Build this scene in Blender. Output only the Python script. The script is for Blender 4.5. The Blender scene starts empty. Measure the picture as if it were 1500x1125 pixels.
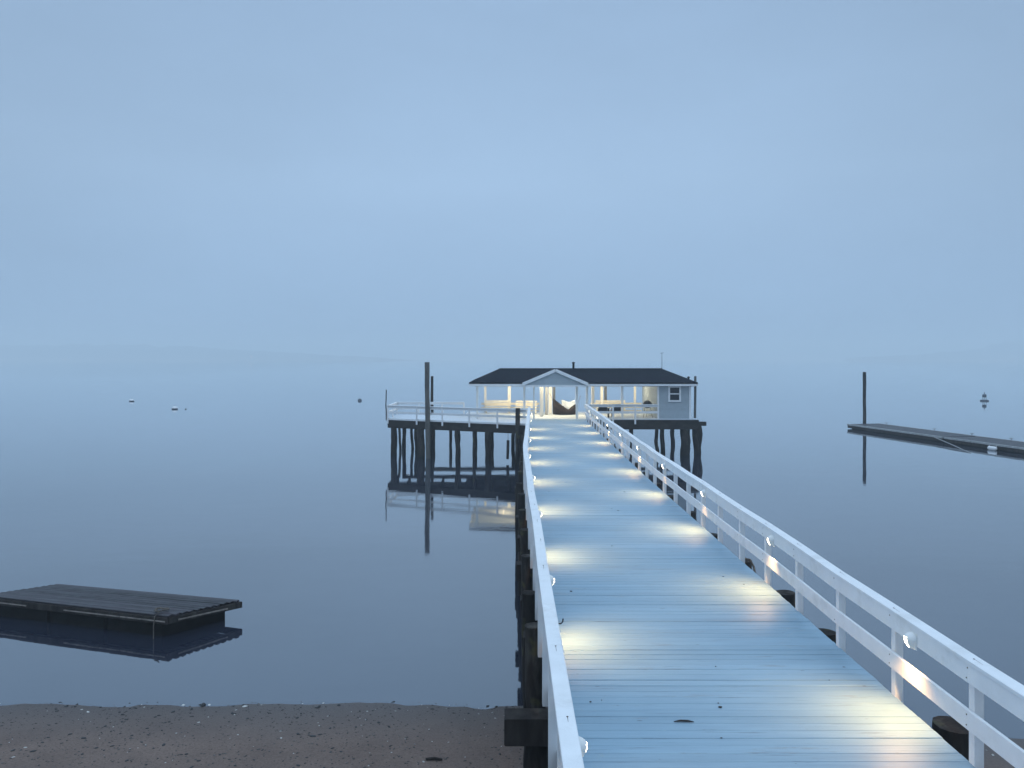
import bpy, bmesh, math, random
from mathutils import Vector, Matrix, noise
random.seed(11)
R = math.radians
scene = bpy.context.scene
COL = scene.collection
F = 1127.0          # focal length in photo pixels
CZ = 6.2            # camera height above the water
HY, CX = 525.0, 750.0
DECK = 2.34         # deck height above the water
def PX(px, d): return (px - CX) * d / F
def PZ(py, d): return CZ - (py - HY) * d / F

# ------------------------------------------------------------------ materials
def new_mat(name):
    m = bpy.data.materials.new(name); m.use_nodes = True
    nt = m.node_tree
    b = nt.nodes['Principled BSDF']
    return m, nt, b
def N(nt, t, **kw):
    n = nt.nodes.new(t)
    for k, v in kw.items(): setattr(n, k, v)
    return n
def noise_tex(nt, scale, detail=4, rough=.55, vec=None, stretch=None, coord='Object'):
    tc = N(nt, 'ShaderNodeTexCoord')
    n = N(nt, 'ShaderNodeTexNoise')
    n.inputs['Scale'].default_value = scale; n.inputs['Detail'].default_value = detail
    n.inputs['Roughness'].default_value = rough
    src = tc.outputs[coord]
    if stretch:
        mp = N(nt, 'ShaderNodeMapping'); mp.inputs['Scale'].default_value = stretch
        nt.links.new(src, mp.inputs['Vector']); src = mp.outputs['Vector']
    nt.links.new(src, n.inputs['Vector'])
    return n
def ramp(nt, src, stops):
    r = N(nt, 'ShaderNodeValToRGB'); e = r.color_ramp.elements
    while len(e) < len(stops): e.new(.5)
    for i, (p, c) in enumerate(stops):
        e[i].position = p; e[i].color = (c[0], c[1], c[2], 1) if hasattr(c, '__len__') else (c, c, c, 1)
    nt.links.new(src, r.inputs['Fac']); return r
def mixc(nt, fac, a, b, mode='MIX'):
    m = N(nt, 'ShaderNodeMix', data_type='RGBA', blend_type=mode)
    for sock, v in ((m.inputs[0], fac), (m.inputs[6], a), (m.inputs[7], b)):
        if hasattr(v, 'is_linked') or hasattr(v, 'links'): nt.links.new(v, sock)
        elif hasattr(v, '__len__'): sock.default_value = (*v[:3], 1)
        else: sock.default_value = v
    return m.outputs[2]
def bump(nt, b, src, strength, dist=.01):
    bp = N(nt, 'ShaderNodeBump'); bp.inputs['Strength'].default_value = strength; bp.inputs['Distance'].default_value = dist
    nt.links.new(src, bp.inputs['Height']); nt.links.new(bp.outputs['Normal'], b.inputs['Normal'])
def simple(name, col, rough=.6, var=.15, scale=6, bmp=.2, stretch=None, island=0., spec=.4, dirt=None, dirt_amt=.5):
    m, nt, b = new_mat(name)
    n = noise_tex(nt, scale, 5, .6, stretch=stretch)
    lo = [c * (1 - var) for c in col]; hi = [min(1, c * (1 + var)) for c in col]
    c = ramp(nt, n.outputs['Fac'], [(.3, lo), (.7, hi)]).outputs['Color']
    if dirt:
        n2 = noise_tex(nt, scale * .37 + .5, 6, .7, stretch=stretch)
        f = ramp(nt, n2.outputs['Fac'], [(.55, 0), (.72, dirt_amt)]).outputs['Color']
        c = mixc(nt, f, c, dirt)
    if island:
        g = N(nt, 'ShaderNodeNewGeometry')
        rr = ramp(nt, g.outputs['Random Per Island'], [(0, 1 - island), (1, 1 + 0.0)])
        c = mixc(nt, 1.0, c, rr.outputs['Color'], 'MULTIPLY')
    nt.links.new(c, b.inputs['Base Color'])
    b.inputs['Roughness'].default_value = rough
    b.inputs['Specular IOR Level'].default_value = spec
    if bmp: bump(nt, b, n.outputs['Fac'], bmp, .01)
    return m
def emis(name, col, strength):
    m, nt, b = new_mat(name)
    b.inputs['Base Color'].default_value = (*[min(1, c) for c in col], 1)
    b.inputs['Emission Color'].default_value = (*col, 1); b.inputs['Emission Strength'].default_value = strength
    return m

M = {}
M['white'] = simple('white_paint', (.78, .79, .80), .5, .05, 3, .12, (1, 1, 1), dirt=(.46, .45, .42), dirt_amt=.4)
M['fence_white'] = M['white']
M['hutwhite'] = simple('hut_white_paint', (.8, .79, .75), .55, .04, 3, .1)
M['wood_dark'] = simple('weathered_dark_timber', (.034, .029, .027), .9, .5, 5, .6, (1, 1, .2), spec=.12, dirt=(.09, .085, .075), dirt_amt=.7)
M['beam_dark'] = simple('dark_beam_timber', (.034, .030, .028), .9, .4, 4, .5, (.4, 1, 1), spec=.12)
M['pole_grey'] = simple('weathered_grey_pole', (.12, .115, .105), .85, .35, 5, .5, (1, 1, .15), spec=.25)
M['shingle'] = simple('dark_roof_shingles', (.011, .014, .022), .95, .5, 7, .5, (1, 1, 2), spec=.08)
M['siding'] = simple('grey_blue_clapboard', (.37, .425, .46), .6, .06, 4, .1, island=.08)
M['brown'] = simple('dark_brown_canvas', (.010, .006, .005), .85, .3, 9, .2)
M['canvas'] = simple('white_canvas', (.55, .62, .72), .85, .06, 8, .2)
M['black'] = simple('black_enamel', (.015, .015, .016), .4, .2, 9, .1)
M['grey_door'] = simple('grey_painted_panel', (.22, .23, .24), .6, .1, 4, .1)
M['blackhull'] = simple('black_float_drum', (.008, .0075, .0075), .8, .4, 5, .4, spec=.12)
M['cream'] = simple('cream_board', (.72, .68, .58), .6, .08, 5, .1)
M['rope'] = simple('old_rope', (.12, .1, .085), .9, .3, 40, .4)
M['metal'] = simple('grey_metal', (.2, .21, .22), .45, .15, 20, .1)
M['plastic'] = simple('white_plastic', (.8, .8, .78), .4, .03, 10, .03)
M['stone_dark'] = simple('dark_wet_pebble', (.03, .032, .034), .6, .5, 30, .3, island=.5)
M['stone_grey'] = simple('grey_brown_pebble', (.11, .10, .095), .7, .5, 30, .3, island=.7)
M['shell'] = simple('white_shell', (.6, .59, .56), .6, .1, 30, .2, island=.5)
M['drift'] = simple('dark_driftwood', (.025, .02, .018), .9, .4, 20, .4)
M['buoy_white'] = simple('buoy_white', (.75, .75, .76), .5, .05, 5, .05)
M['buoy_dark'] = simple('buoy_dark', (.05, .065, .085), .5, .2, 5, .05)
M['rust'] = simple('rusty_nail', (.09, .065, .05), .8, .3, 60, .1)
M['lens'] = emis('glowing_lamp_lens', (1, .86, .62), 14)
M['bulb'] = emis('glowing_ceiling_lens', (1, .84, .58), 3)
M['shorelamp'] = emis('distant_lamp', (1, .9, .85), 16)

# pile: barnacle band near the water, olive grey up top
m, nt, b = new_mat('pile_timber')
n = noise_tex(nt, 4, 6, .65, stretch=(1, 1, .25))
base = ramp(nt, n.outputs['Fac'], [(.3, (.012, .010, .010)), (.52, (.034, .029, .026)), (.75, (.10, .09, .078))]).outputs['Color']
n2 = noise_tex(nt, 2.3, 3, .5)
moss = ramp(nt, n2.outputs['Fac'], [(.62, 0), (.7, .6)]).outputs['Color']
base = mixc(nt, moss, base, (.10, .095, .04))
geo = N(nt, 'ShaderNodeNewGeometry'); sx = N(nt, 'ShaderNodeSeparateXYZ'); nt.links.new(geo.outputs['Position'], sx.inputs[0])
wet = ramp(nt, sx.outputs['Z'], [(.0, 1), (.9, .0)])
base = mixc(nt, wet.outputs['Color'], base, (.011, .010, .009))
nt.links.new(base, b.inputs['Base Color']); b.inputs['Roughness'].default_value = .9; b.inputs['Specular IOR Level'].default_value = .12
bump(nt, b, n.outputs['Fac'], .8, .03); M['pile'] = m

# painted deck boards
m, nt, b = new_mat('blue_painted_boards')
g = N(nt, 'ShaderNodeNewGeometry')
n = noise_tex(nt, 3.0, 6, .65, stretch=(.35, 6, 1))
fine = noise_tex(nt, 22, 5, .7, stretch=(.12, 3, 1))
big = noise_tex(nt, .45, 3, .5)
c = ramp(nt, n.outputs['Fac'], [(.28, (.225, .35, .455)), (.72, (.295, .45, .56))]).outputs['Color']
c = mixc(nt, 1.0, c, ramp(nt, g.outputs['Random Per Island'], [(0, .88), (1, 1.0)]).outputs['Color'], 'MULTIPLY')
c = mixc(nt, 1.0, c, ramp(nt, big.outputs['Fac'], [(.3, .88), (.7, 1.0)]).outputs['Color'], 'MULTIPLY')
worn = noise_tex(nt, 1.6, 8, .75, stretch=(.5, 5, 1))
wf = ramp(nt, worn.outputs['Fac'], [(.60, 0), (.66, .55)]).outputs['Color']
c = mixc(nt, wf, c, (.20, .22, .24))
spk = noise_tex(nt, 9, 2, .5, stretch=(.6, 2.2, 1))
crk = noise_tex(nt, 7, 5, .7, stretch=(.16, 4.5, 1))
cf = ramp(nt, crk.outputs['Fac'], [(.60, 0), (.66, .5), (.74, .8)]).outputs['Color']
c = mixc(nt, cf, c, (.09, .12, .16))
sf = ramp(nt, spk.outputs['Fac'], [(.735, 0), (.76, .8)]).outputs['Color']
c = mixc(nt, sf, c, (.07, .08, .09))
nt.links.new(c, b.inputs['Base Color'])
rr = ramp(nt, n.outputs['Fac'], [(.3, .38), (.7, .55)]); nt.links.new(rr.outputs['Color'], b.inputs['Roughness'])
b.inputs['Specular IOR Level'].default_value = .45
bump(nt, b, fine.outputs['Fac'], .5, .004); M['deck'] = m

# wet dark float boards
m, nt, b = new_mat('wet_dark_boards')
n = noise_tex(nt, 5, 6, .7, stretch=(.3, 4, 1)); g = N(nt, 'ShaderNodeNewGeometry')
c = ramp(nt, n.outputs['Fac'], [(.3, (.016, .013, .017)), (.75, (.078, .066, .076))]).outputs['Color']
c = mixc(nt, 1.0, c, ramp(nt, g.outputs['Random Per Island'], [(0, .35), (1, 1.0)]).outputs['Color'], 'MULTIPLY')
nt.links.new(c, b.inputs['Base Color']); nt.links.new(ramp(nt, n.outputs['Fac'], [(.35, .28), (.65, .62)]).outputs['Color'], b.inputs['Roughness']); b.inputs['Specular IOR Level'].default_value = .28; bump(nt, b, n.outputs['Fac'], .4, .006); M['float'] = m
M['pale_deck'] = simple('pale_grey_boards', (.60, .66, .72), .5, .08, 5, .2, (.4, 4, 1), island=.08)

# water
m, nt, b = new_mat('calm_sea_water')
b.inputs['Base Color'].default_value = (.019, .024, .042, 1)
a3 = noise_tex(nt, .06, 3, .5, stretch=(.35, 1, 1)); nt.links.new(ramp(nt, a3.outputs['Fac'], [(.4, .02), (.65, .06)]).outputs['Color'], b.inputs['Roughness']); b.inputs['IOR'].default_value = 3.0
a1 = noise_tex(nt, .9, 3, .5, stretch=(.5, 1, 1), coord='Object'); a2 = noise_tex(nt, 6, 2, .5, coord='Object')
b1 = N(nt, 'ShaderNodeBump'); b1.inputs['Strength'].default_value = .07; b1.inputs['Distance'].default_value = .05
nt.links.new(a1.outputs['Fac'], b1.inputs['Height'])
b2 = N(nt, 'ShaderNodeBump'); b2.inputs['Strength'].default_value = .02; b2.inputs['Distance'].default_value = .02
nt.links.new(a2.outputs['Fac'], b2.inputs['Height']); nt.links.new(b1.outputs['Normal'], b2.inputs['Normal'])
nt.links.new(b2.outputs['Normal'], b.inputs['Normal'])
# strong mirror layer over the body colour: reflectance rises towards grazing angles
b.inputs['Specular IOR Level'].default_value = 0
gl_ = N(nt, 'ShaderNodeBsdfGlossy'); gl_.inputs['Color'].default_value = (.95, .98, 1, 1)
rsrc = b.inputs['Roughness'].links[0].from_socket; nt.links.new(rsrc, gl_.inputs['Roughness']); nt.links.new(b2.outputs['Normal'], gl_.inputs['Normal'])
lw = N(nt, 'ShaderNodeLayerWeight'); lw.inputs['Blend'].default_value = .5; nt.links.new(b2.outputs['Normal'], lw.inputs['Normal'])
fr = ramp(nt, lw.outputs['Facing'], [(0, .08), (.45, .27), (.61, .365), (.763, .47), (.847, .61), (.934, .84), (1, 1)])
mx = N(nt, 'ShaderNodeMixShader'); nt.links.new(fr.outputs['Color'], mx.inputs[0]); nt.links.new(b.outputs[0], mx.inputs[1]); nt.links.new(gl_.outputs[0], mx.inputs[2])
nt.links.new(mx.outputs[0], nt.nodes['Material Output'].inputs['Surface']); M['water'] = m

# sand
m, nt, b = new_mat('grey_brown_sand')
n1 = noise_tex(nt, 1.2, 6, .65); n2 = noise_tex(nt, 30, 6, .75)
c = ramp(nt, n1.outputs['Fac'], [(.3, (.135, .096, .080)), (.7, (.185, .133, .110))]).outputs['Color']
c = mixc(nt, 1.0, c, ramp(nt, n2.outputs['Fac'], [(.3, .55), (.5, 1.0), (.72, 1.25)]).outputs['Color'], 'MULTIPLY')
geo = N(nt, 'ShaderNodeNewGeometry'); sx = N(nt, 'ShaderNodeSeparateXYZ'); nt.links.new(geo.outputs['Position'], sx.inputs[0])
wet = ramp(nt, sx.outputs['Z'], [(.0, 1), (.07, 0)])
c = mixc(nt, wet.outputs['Color'], c, (.085, .068, .062))
nt.links.new(c, b.inputs['Base Color'])
rw = ramp(nt, sx.outputs['Z'], [(.0, .35), (.08, .85)]); nt.links.new(rw.outputs['Color'], b.inputs['Roughness'])
b.inputs['Specular IOR Level'].default_value = .3
bump(nt, b, n2.outputs['Fac'], .8, .02); M['sand'] = m

M['trees'] = simple('distant_woods', (.03, .045, .035), .95, .4, .05, 0)
m, nt, b = new_mat('window_glass')
b.inputs['Base Color'].default_value = (.02, .03, .04, 1); b.inputs['Roughness'].default_value = .05; M['glass'] = m

# ------------------------------------------------------------------ mesh helpers
class MB:
    def __init__(s): s.v = []; s.f = []; s.mi = []; s.sm = []
    def add(s, verts, faces, mi=0, smooth=False):
        o = len(s.v); s.v += [tuple(p) for p in verts]
        for fc in faces: s.f.append(tuple(i + o for i in fc)); s.mi.append(mi); s.sm.append(smooth)
        return s
    def prism(s, prof, a, b, up=(0, 0, 1), mi=0, top=None):
        """extrude a closed 2D profile (side, up) from a to b"""
        a, b, up = Vector(a), Vector(b), Vector(up)
        t = (b - a).normalized(); side = t.cross(up).normalized(); u = side.cross(t).normalized()
        n = len(prof)
        vs = [a + side * p[0] + u * p[1] for p in prof] + [b + side * p[0] + u * p[1] for p in prof]
        fs = [(i, (i + 1) % n, (i + 1) % n + n, i + n) for i in range(n)] + [tuple(range(n))[::-1], tuple(range(n, 2 * n))]
        return s.add(vs, fs, mi)
    def beam(s, a, b, w, h, up=(0, 0, 1), ch=.006, mi=0):
        w2, h2 = w / 2, h / 2; c = min(ch, w2 * .6, h2 * .6)
        prof = [(-w2 + c, -h2), (w2 - c, -h2), (w2, -h2 + c), (w2, h2 - c), (w2 - c, h2), (-w2 + c, h2), (-w2, h2 - c), (-w2, -h2 + c)]
        return s.prism(prof, a, b, up, mi)
    def box(s, x0, x1, y0, y1, z0, z1, ch=.006, mi=0):
        return s.beam(((x0 + x1) / 2, y0, (z0 + z1) / 2), ((x0 + x1) / 2, y1, (z0 + z1) / 2), x1 - x0, z1 - z0, ch=ch, mi=mi)
    def tube(s, pts, rad, seg=12, mi=0, cap=True, wob=0., seed=0):
        pts = [Vector(p) for p in pts]; n = len(pts)
        if not hasattr(rad, '__len__'): rad = [rad] * n
        rings = []
        for i, p in enumerate(pts):
            t = (pts[min(i + 1, n - 1)] - pts[max(i - 1, 0)]).normalized()
            ref = Vector((0, 0, 1)) if abs(t.z) < .9 else Vector((0, 1, 0))
            a = t.cross(ref).normalized(); bb = t.cross(a)
            ring = []
            for k in range(seg):
                an = 2 * math.pi * k / seg
                r = rad[i]
                if wob: r *= 1 + wob * noise.noise(Vector((math.cos(an) * 1.3 + seed * 7.1, math.sin(an) * 1.3, i * .8 + seed)))
                ring.append(p + a * r * math.cos(an) + bb * r * math.sin(an))
            rings.append(ring)
        vs = [v for r in rings for v in r]; fs = []
        for i in range(n - 1):
            for k in range(seg):
                fs.append((i * seg + k, i * seg + (k + 1) % seg, (i + 1) * seg + (k + 1) % seg, (i + 1) * seg + k))
        o = len(s.v); s.add(vs, fs, mi, True)
        if cap:
            for base in (0, (n - 1) * seg):
                vv = vs[base:base + seg]; cc = sum(vv, Vector()) / seg
                s.add(vv + [cc], [(k, (k + 1) % seg, seg) if base else ((k + 1) % seg, k, seg) for k in range(seg)], mi, False)
        return s
    def lathe(s, prof, c=(0, 0, 0), seg=20, mi=0, smooth=True, ang=2 * math.pi, a0=0):
        c = Vector(c); full = abs(ang - 2 * math.pi) < 1e-6; k = seg if full else seg + 1
        vs = [(c.x + r * math.cos(a0 + ang * j / seg), c.y + r * math.sin(a0 + ang * j / seg), c.z + z) for r, z in prof for j in range(k)]
        fs = []
        for i in range(len(prof) - 1):
            for j in range(seg):
                j2 = (j + 1) % k
                fs.append((i * k + j, i * k + j2, (i + 1) * k + j2, (i + 1) * k + j))
        return s.add(vs, fs, mi, smooth)
    def poly(s, pts, mi=0): return s.add(pts, [tuple(range(len(pts)))], mi)
    def build(s, name, mats, parent=None):
        me = bpy.data.meshes.new(name)
        org = Vector((0, 0, 0))
        me.from_pydata(s.v, [], s.f)
        for mt in (mats if isinstance(mats, (list, tuple)) else [mats]): me.materials.append(mt)
        if name not in ('water', 'beach', 'lens', 'hood'):
            bm_ = bmesh.new(); bm_.from_mesh(me); bmesh.ops.recalc_face_normals(bm_, faces=bm_.faces); bm_.to_mesh(me); bm_.free()
        me.polygons.foreach_set('material_index', s.mi); me.polygons.foreach_set('use_smooth', s.sm); me.update()
        o = bpy.data.objects.new(name, me); COL.objects.link(o)
        if parent:
            o.parent = parent
            o.matrix_parent_inverse = Matrix.Translation(-parent.location)
        return o
def tag(o, label=None, cat=None, group=None, kind=None):
    for k, v in (('label', label), ('category', cat), ('group', group), ('kind', kind)):
        if v: o[k] = v
    return o
def thing(name, label, cat, loc=(0, 0, 0), group=None):
    o = bpy.data.objects.new(name, None); COL.objects.link(o); o.location = loc; o.empty_display_size = .3
    return tag(o, label, cat, group)

# ------------------------------------------------------------------ camera, world, light
cam = bpy.data.cameras.new('camera'); co = bpy.data.objects.new('camera', cam); COL.objects.link(co)
co.location = (0, 0, CZ); co.rotation_euler = (R(90), 0, 0)
cam.sensor_width = 36; cam.lens = 36 * F / 1500; cam.shift_y = -(562.5 - HY) / 1500; cam.clip_start = .1; cam.clip_end = 12000
scene.camera = co

w = bpy.data.worlds.new('World'); scene.world = w; w.use_nodes = True; nt = w.node_tree
bg = nt.nodes['Background']
tc = N(nt, 'ShaderNodeTexCoord'); sp = N(nt, 'ShaderNodeSeparateXYZ'); nt.links.new(tc.outputs['Generated'], sp.inputs[0])
SKY = [(0.0, (.06, .08, .12)), (.47, (.2, .28, .4)), (.5, (.29, .435, .665)), (.535, (.325, .485, .71)), (.61, (.378, .545, .768)), (.71, (.335, .49, .708)), (.79, (.68, .93, 1.24)), (1.0, (1.12, 1.48, 1.9))]
half = N(nt, 'ShaderNodeMath', operation='MULTIPLY_ADD'); half.inputs[1].default_value = .5; half.inputs[2].default_value = .5
nt.links.new(sp.outputs['Z'], half.inputs[0])
grad = ramp(nt, half.outputs[0], SKY)
# dusk glow: the bank of fog is a little brighter out over the water than to the sides
az = ramp(nt, sp.outputs['Y'], [(.0, .90), (.80, .90), (1.0, 1.06)])
nz = N(nt, 'ShaderNodeTexNoise'); nz.inputs['Scale'].default_value = 2.2; nz.inputs['Detail'].default_value = 5
mp = N(nt, 'ShaderNodeMapping'); mp.inputs['Scale'].default_value = (1, 1, 3); nt.links.new(tc.outputs['Generated'], mp.inputs[0]); nt.links.new(mp.outputs[0], nz.inputs['Vector'])
nzr = ramp(nt, nz.outputs['Fac'], [(.3, .94), (.7, 1.035)])
c = mixc(nt, 1.0, grad.outputs['Color'], az.outputs['Color'], 'MULTIPLY')
c = mixc(nt, 1.0, c, nzr.outputs['Color'], 'MULTIPLY')
nt.links.new(c, bg.inputs['Color']); bg.inputs['Strength'].default_value = 1.0

sun = bpy.data.lights.new('sun', 'SUN'); so = bpy.data.objects.new('sun', sun); COL.objects.link(so)
sun.energy = .12; sun.angle = R(40); sun.color = (.85, .92, 1); so.rotation_euler = (R(35), 0, R(20))

# ------------------------------------------------------------------ setting: water, beach, far shore, haze
mb = MB(); HALF = 4500
mb.poly([(-HALF, -60, 0), (HALF, -60, 0), (HALF, HALF, 0), (-HALF, HALF, 0)])
tag(mb.build('water', M['water']), 'calm blue grey sea at dusk', 'water', kind='structure')

def shore(x):
    return 13.75 - .0035 * x - .012 * max(0, x + 4) - .13 * max(0, x - .5) + .07 * noise.noise(Vector((x * .35, 0, 3))) + .03 * noise.noise(Vector((x * 1.7, 2, 3)))
def beach_z(x, y):
    t = shore(x) - y
    z = t * .045 if t > -4 else -.18 + (t + 4) * .15
    if y < 4: z += (4 - y) * .22 if y > -6 else 2.2 + (-6 - y) * .03
    z += .006 * noise.noise(Vector((x * .9, y * .9, 0))) + .003 * noise.noise(Vector((x * 3, y * 3, 5)))
    return z
xs = [-400, -200, -120, -80] + [-60 + i * 1.0 for i in range(40)] + [-20 + i * .12 for i in range(234)] + [8.2 + i * 1.0 for i in range(40)] + [60, 80, 120, 200, 400]
ys = [-60, -40, -25, -15] + [-10 + i * 1.0 for i in range(18)] + [8 + i * .1 for i in range(75)] + [16, 18, 21, 25]
vs = [(x, y, max(-3, beach_z(x, y))) for y in ys for x in xs]; nx = len(xs)
fs = [(j * nx + i, j * nx + i + 1, (j + 1) * nx + i + 1, (j + 1) * nx + i) for j in range(len(ys) - 1) for i in range(nx - 1)]
mb = MB(); mb.add(vs, fs, 0, True)
tag(mb.build('beach', M['sand']), 'grey brown sandy beach at the waterline', 'beach', kind='structure')

def wooded_shore(name, x0, x1, d, hfun, label):
    """a long low wooded shore: bumpy crown mass with real depth"""
    mb = MB(); step = 11; rows = 9; n = int((x1 - x0) / step) + 1
    vs = []; 
    for j in range(rows):
        t = j / (rows - 1)
        for i in range(n):
            x = x0 + i * step
            h = hfun(x) * math.sin(math.pi * min(1, max(0, .04 + .92 * t))) ** .6
            h *= 1 + .28 * noise.noise(Vector((x * .024, j * 1.7, d))) + .2 * noise.noise(Vector((x * .07, j * 2.9, d)))
            vs.append((x + 3 * noise.noise(Vector((i * .9, j, 1))), d + 300 * t, max(-.5, h) if 0 < j < rows - 1 else -.5))
    fs = [(j * n + i, j * n + i + 1, (j + 1) * n + i + 1, (j + 1) * n + i) for j in range(rows - 1) for i in range(n - 1)]
    mb.add(vs, fs, 0, False)
    return tag(mb.build(name, M['trees']), label, 'wooded shore', kind='stuff')
def sstep(a, b, x):
    t = max(0, min(1, (x - a) / (b - a))); return t * t * (3 - 2 * t)
SD = 2200
wooded_shore('far_wooded_shore', -4000, -230, SD, lambda x: 36 * (1 - sstep(-1230, -290, x)) + 9 * (1 - sstep(-500, -250, x)), 'faint wooded far shore fading into the fog at left')
wooded_shore('far_wooded_shore', 1070, 4000, SD, lambda x: 10 + 24 * sstep(1070, 1530, x) + 20 * sstep(1425, 1510, x), 'faint wooded far shore fading into the fog at right')

mb = MB(); mb.box(-HALF - 20, HALF + 20, -80, HALF + 20, -4.5, 64, ch=0)
hz = mb.build('haze', []); hm = bpy.data.materials.new('sea_haze'); hm.use_nodes = True; nt = hm.node_tree
nt.nodes.remove(nt.nodes['Principled BSDF'])
pv = N(nt, 'ShaderNodeVolumePrincipled'); pv.inputs['Color'].default_value = (.90, .97, 1, 1); pv.inputs['Density'].default_value = .0013
nt.links.new(pv.outputs[0], nt.nodes['Material Output'].inputs['Volume'])
hz.data.materials.append(hm); tag(hz, 'pale blue evening fog over the water', 'haze', kind='stuff')

# ------------------------------------------------------------------ pier
D0, D1 = -2.5, 48.7
def XL(d): return .45 + .0289 * max(0, d - 25)
def XR(d): return 4.366 + .0095 * max(0, d - 25)
def plank_prof(w, h, c=.004):
    return [(-w / 2, -h), (w / 2, -h), (w / 2, -c), (w / 2 - c, 0), (-w / 2 + c, 0), (-w / 2, -c)]
def plank(mb, xa, xb, d, wdt, z, tilt=0):
    prof = plank_prof(wdt, .04)
    s = len(mb.f); mb.prism(prof, (xa, d, z), (xb, d + tilt, z))
    mb.mi[s] = 1                                  # underside is bare dark timber
rng = random.Random(5)
pier = thing('wooden_pier', 'long pale blue plank pier leading from the beach to the pavilion', 'pier', (2.4, 20, DECK))
mb = MB(); d = D0; PW = .152
while d < D1:
    g = .0025 + (.006 if rng.random() < .10 else 0) + (.002 * rng.random())
    wd = PW + rng.uniform(-.004, .004)
    zt = DECK + rng.uniform(-.003, .003)
    plank(mb, XL(d) - .004 + rng.uniform(-.005, .005), XR(d) + .012 + rng.uniform(-.004, .004), d + wd / 2, wd, zt, rng.uniform(-.006, .006))
    d += wd + g
mb.build('decking', [M['deck'], M['beam_dark']], pier)
for off in (.12, 1.3, 2.6, -.12):
    mb = MB(); ds = [D0, 5, 15, 25, 35, 48.4]
    for a, b_ in zip(ds, ds[1:]):
        fx = (lambda q: XR(q) + off) if off < 0 else (lambda q: XL(q) + off)
        mb.beam((fx(a), a, DECK - .19), (fx(b_), b_, DECK - .19), .1, .29)
    mb.build('stringer', M['beam_dark'], pier)
bents = [4.6, 6.9, 9.2, 11.4, 13.2] + [15.5 + 2.33 * i for i in range(14)]
prn = random.Random(21)
def pile_mesh(x, y, r, ztop, zbot, lean=(0, 0), wob=.12, seed=0, n=9, taper=.9, crook=.0):
    pts = []; rr = []
    for i in range(n):
        t = i / (n - 1)
        cx = crook * noise.noise(Vector((t * 3.1, seed * 3.3, 0))) * math.sin(math.pi * t)
        pts.append((x + lean[0] * (1 - t) + cx, y + lean[1] * (1 - t), zbot + (ztop - zbot) * t)); rr.append(r * (1 + (1 - taper) * (1 - t)) * (1 + .05 * prn.uniform(-1, 1)))
    mb = MB(); mb.tube(pts, rr, 14, wob=wob, seed=seed); return mb
for i, bd in enumerate(bents):
    xl = XL(bd) - .145; xr = XR(bd) + .30
    ext = .40 if abs(bd - 9.2) < .1 else prn.uniform(.0, .1)
    mb = MB(); drop = .2 if ext == .40 else 0
    mb.box(xl - .12 - ext + (.12 if drop else 0), xr + .2, bd + .2, bd + .5, DECK - .68 - drop, DECK - .35 - drop, ch=.015)
    mb.build('cap_beam', M['wood_dark'], pier)
    for sd, xc in ((0, xl), (1, xr)):
        r = prn.uniform(.13, .165)
        if abs(bd - 9.2) < .1 and sd == 1: xc, r = 4.86, .21
        top = DECK - (.17 if sd else .11) + prn.uniform(-.05, .03) if not (abs(bd - 9.2) < .1 and sd == 0) else DECK - .7
        if abs(bd - 9.2) < .1 and sd == 0: top = DECK - .69
        zb = max(-2.0, min(1.5, beach_z(xc, bd))) - .5
        yy = bd + ((.35 if sd == 0 else -.75) if abs(bd - 9.2) < .1 else 0)
        pile_mesh(xc + prn.uniform(-.03, .03), yy, r, top, zb, (prn.uniform(-.06, .06), 0), seed=i * 2 + sd, crook=.08).build('pile', M['pile'], pier)

# railings of the pier
def make_rail(sgn, name, label, d0, d1, step, phase, XF):
    """sgn +1: water on the right of the deck; posts outside the deck edge, boards on their inner face"""
    t = thing(name, label, 'railing', (XF(20), 20, DECK))
    rn = random.Random(3 + sgn)
    ps = []; q = phase
    while q < d1 - .2: ps.append(q); q += step
    off = {p: (rn.uniform(-.012, .012), rn.uniform(-.012, .012)) for p in ps}
    for p in ps:
        mb = MB(); x = XF(p) + sgn * (.047 + .0) + off[p][0]
        mb.box(x - .045, x + .045, p - .045, p + .045, DECK - .25, DECK + .965 + off[p][1], ch=.006)
        mb.build('post', M['fence_white'], t)
    def pt(p, xo, z):
        k = min(ps, key=lambda a: abs(a - p))
        return (XF(p) + sgn * xo + off[k][0], p, DECK + z + off[k][1])
    nodes = [d0] + ps[1:-1] + [d1]
    for nm, xo, z, wd, ht in (('face_board', -.021, .875, .038, .19), ('lower_rail', -.021, .425, .038, .19), ('cap_board', .025, .985, .15, .04)):
        mb = MB()
        for k in range(0, len(nodes) - 1):
            a, b_ = nodes[k], nodes[k + 1]
            gap = .002 if k % 3 == 0 else -.0005
            mb.beam(Vector(pt(a, xo, z)) + Vector((0, gap, 0)), Vector(pt(b_, xo, z)) - Vector((0, gap, 0)), wd, ht, ch=.005)
        mats = [M['fence_white'], M['rust']]
        if nm != 'cap_board':
            for p in ps:
                for dz in (-.05, .05):
                    if p < 26 and rn.random() < .8:
                        c_ = Vector(pt(p + rn.uniform(-.012, .012), xo - .0185, z + dz)); mb.tube([c_, c_ - Vector((sgn * .004, 0, 0))], .0075, 8, mi=1)
        if nm == 'cap_board':
            for p in ps:
                if rn.random() < .85:
                    x, y, z2 = pt(p, xo + rn.uniform(-.02, .02), z + .0205)
                    mb.lathe([(.009, 0), (.009, .002), (.0, .003)], (x, y, z2), 10, 1)
                    L = rn.uniform(.08, .2)
                    mb.add([(x - .0025, y, z2 + .0008), (x + .0025, y, z2 + .0008), (x + .0015, y - L, z2 + .0008), (x - .0008, y - L, z2 + .0008)], [(0, 1, 2, 3)], 1)
        mb.build(nm, mats, t)
    return t, ps, pt
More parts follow.
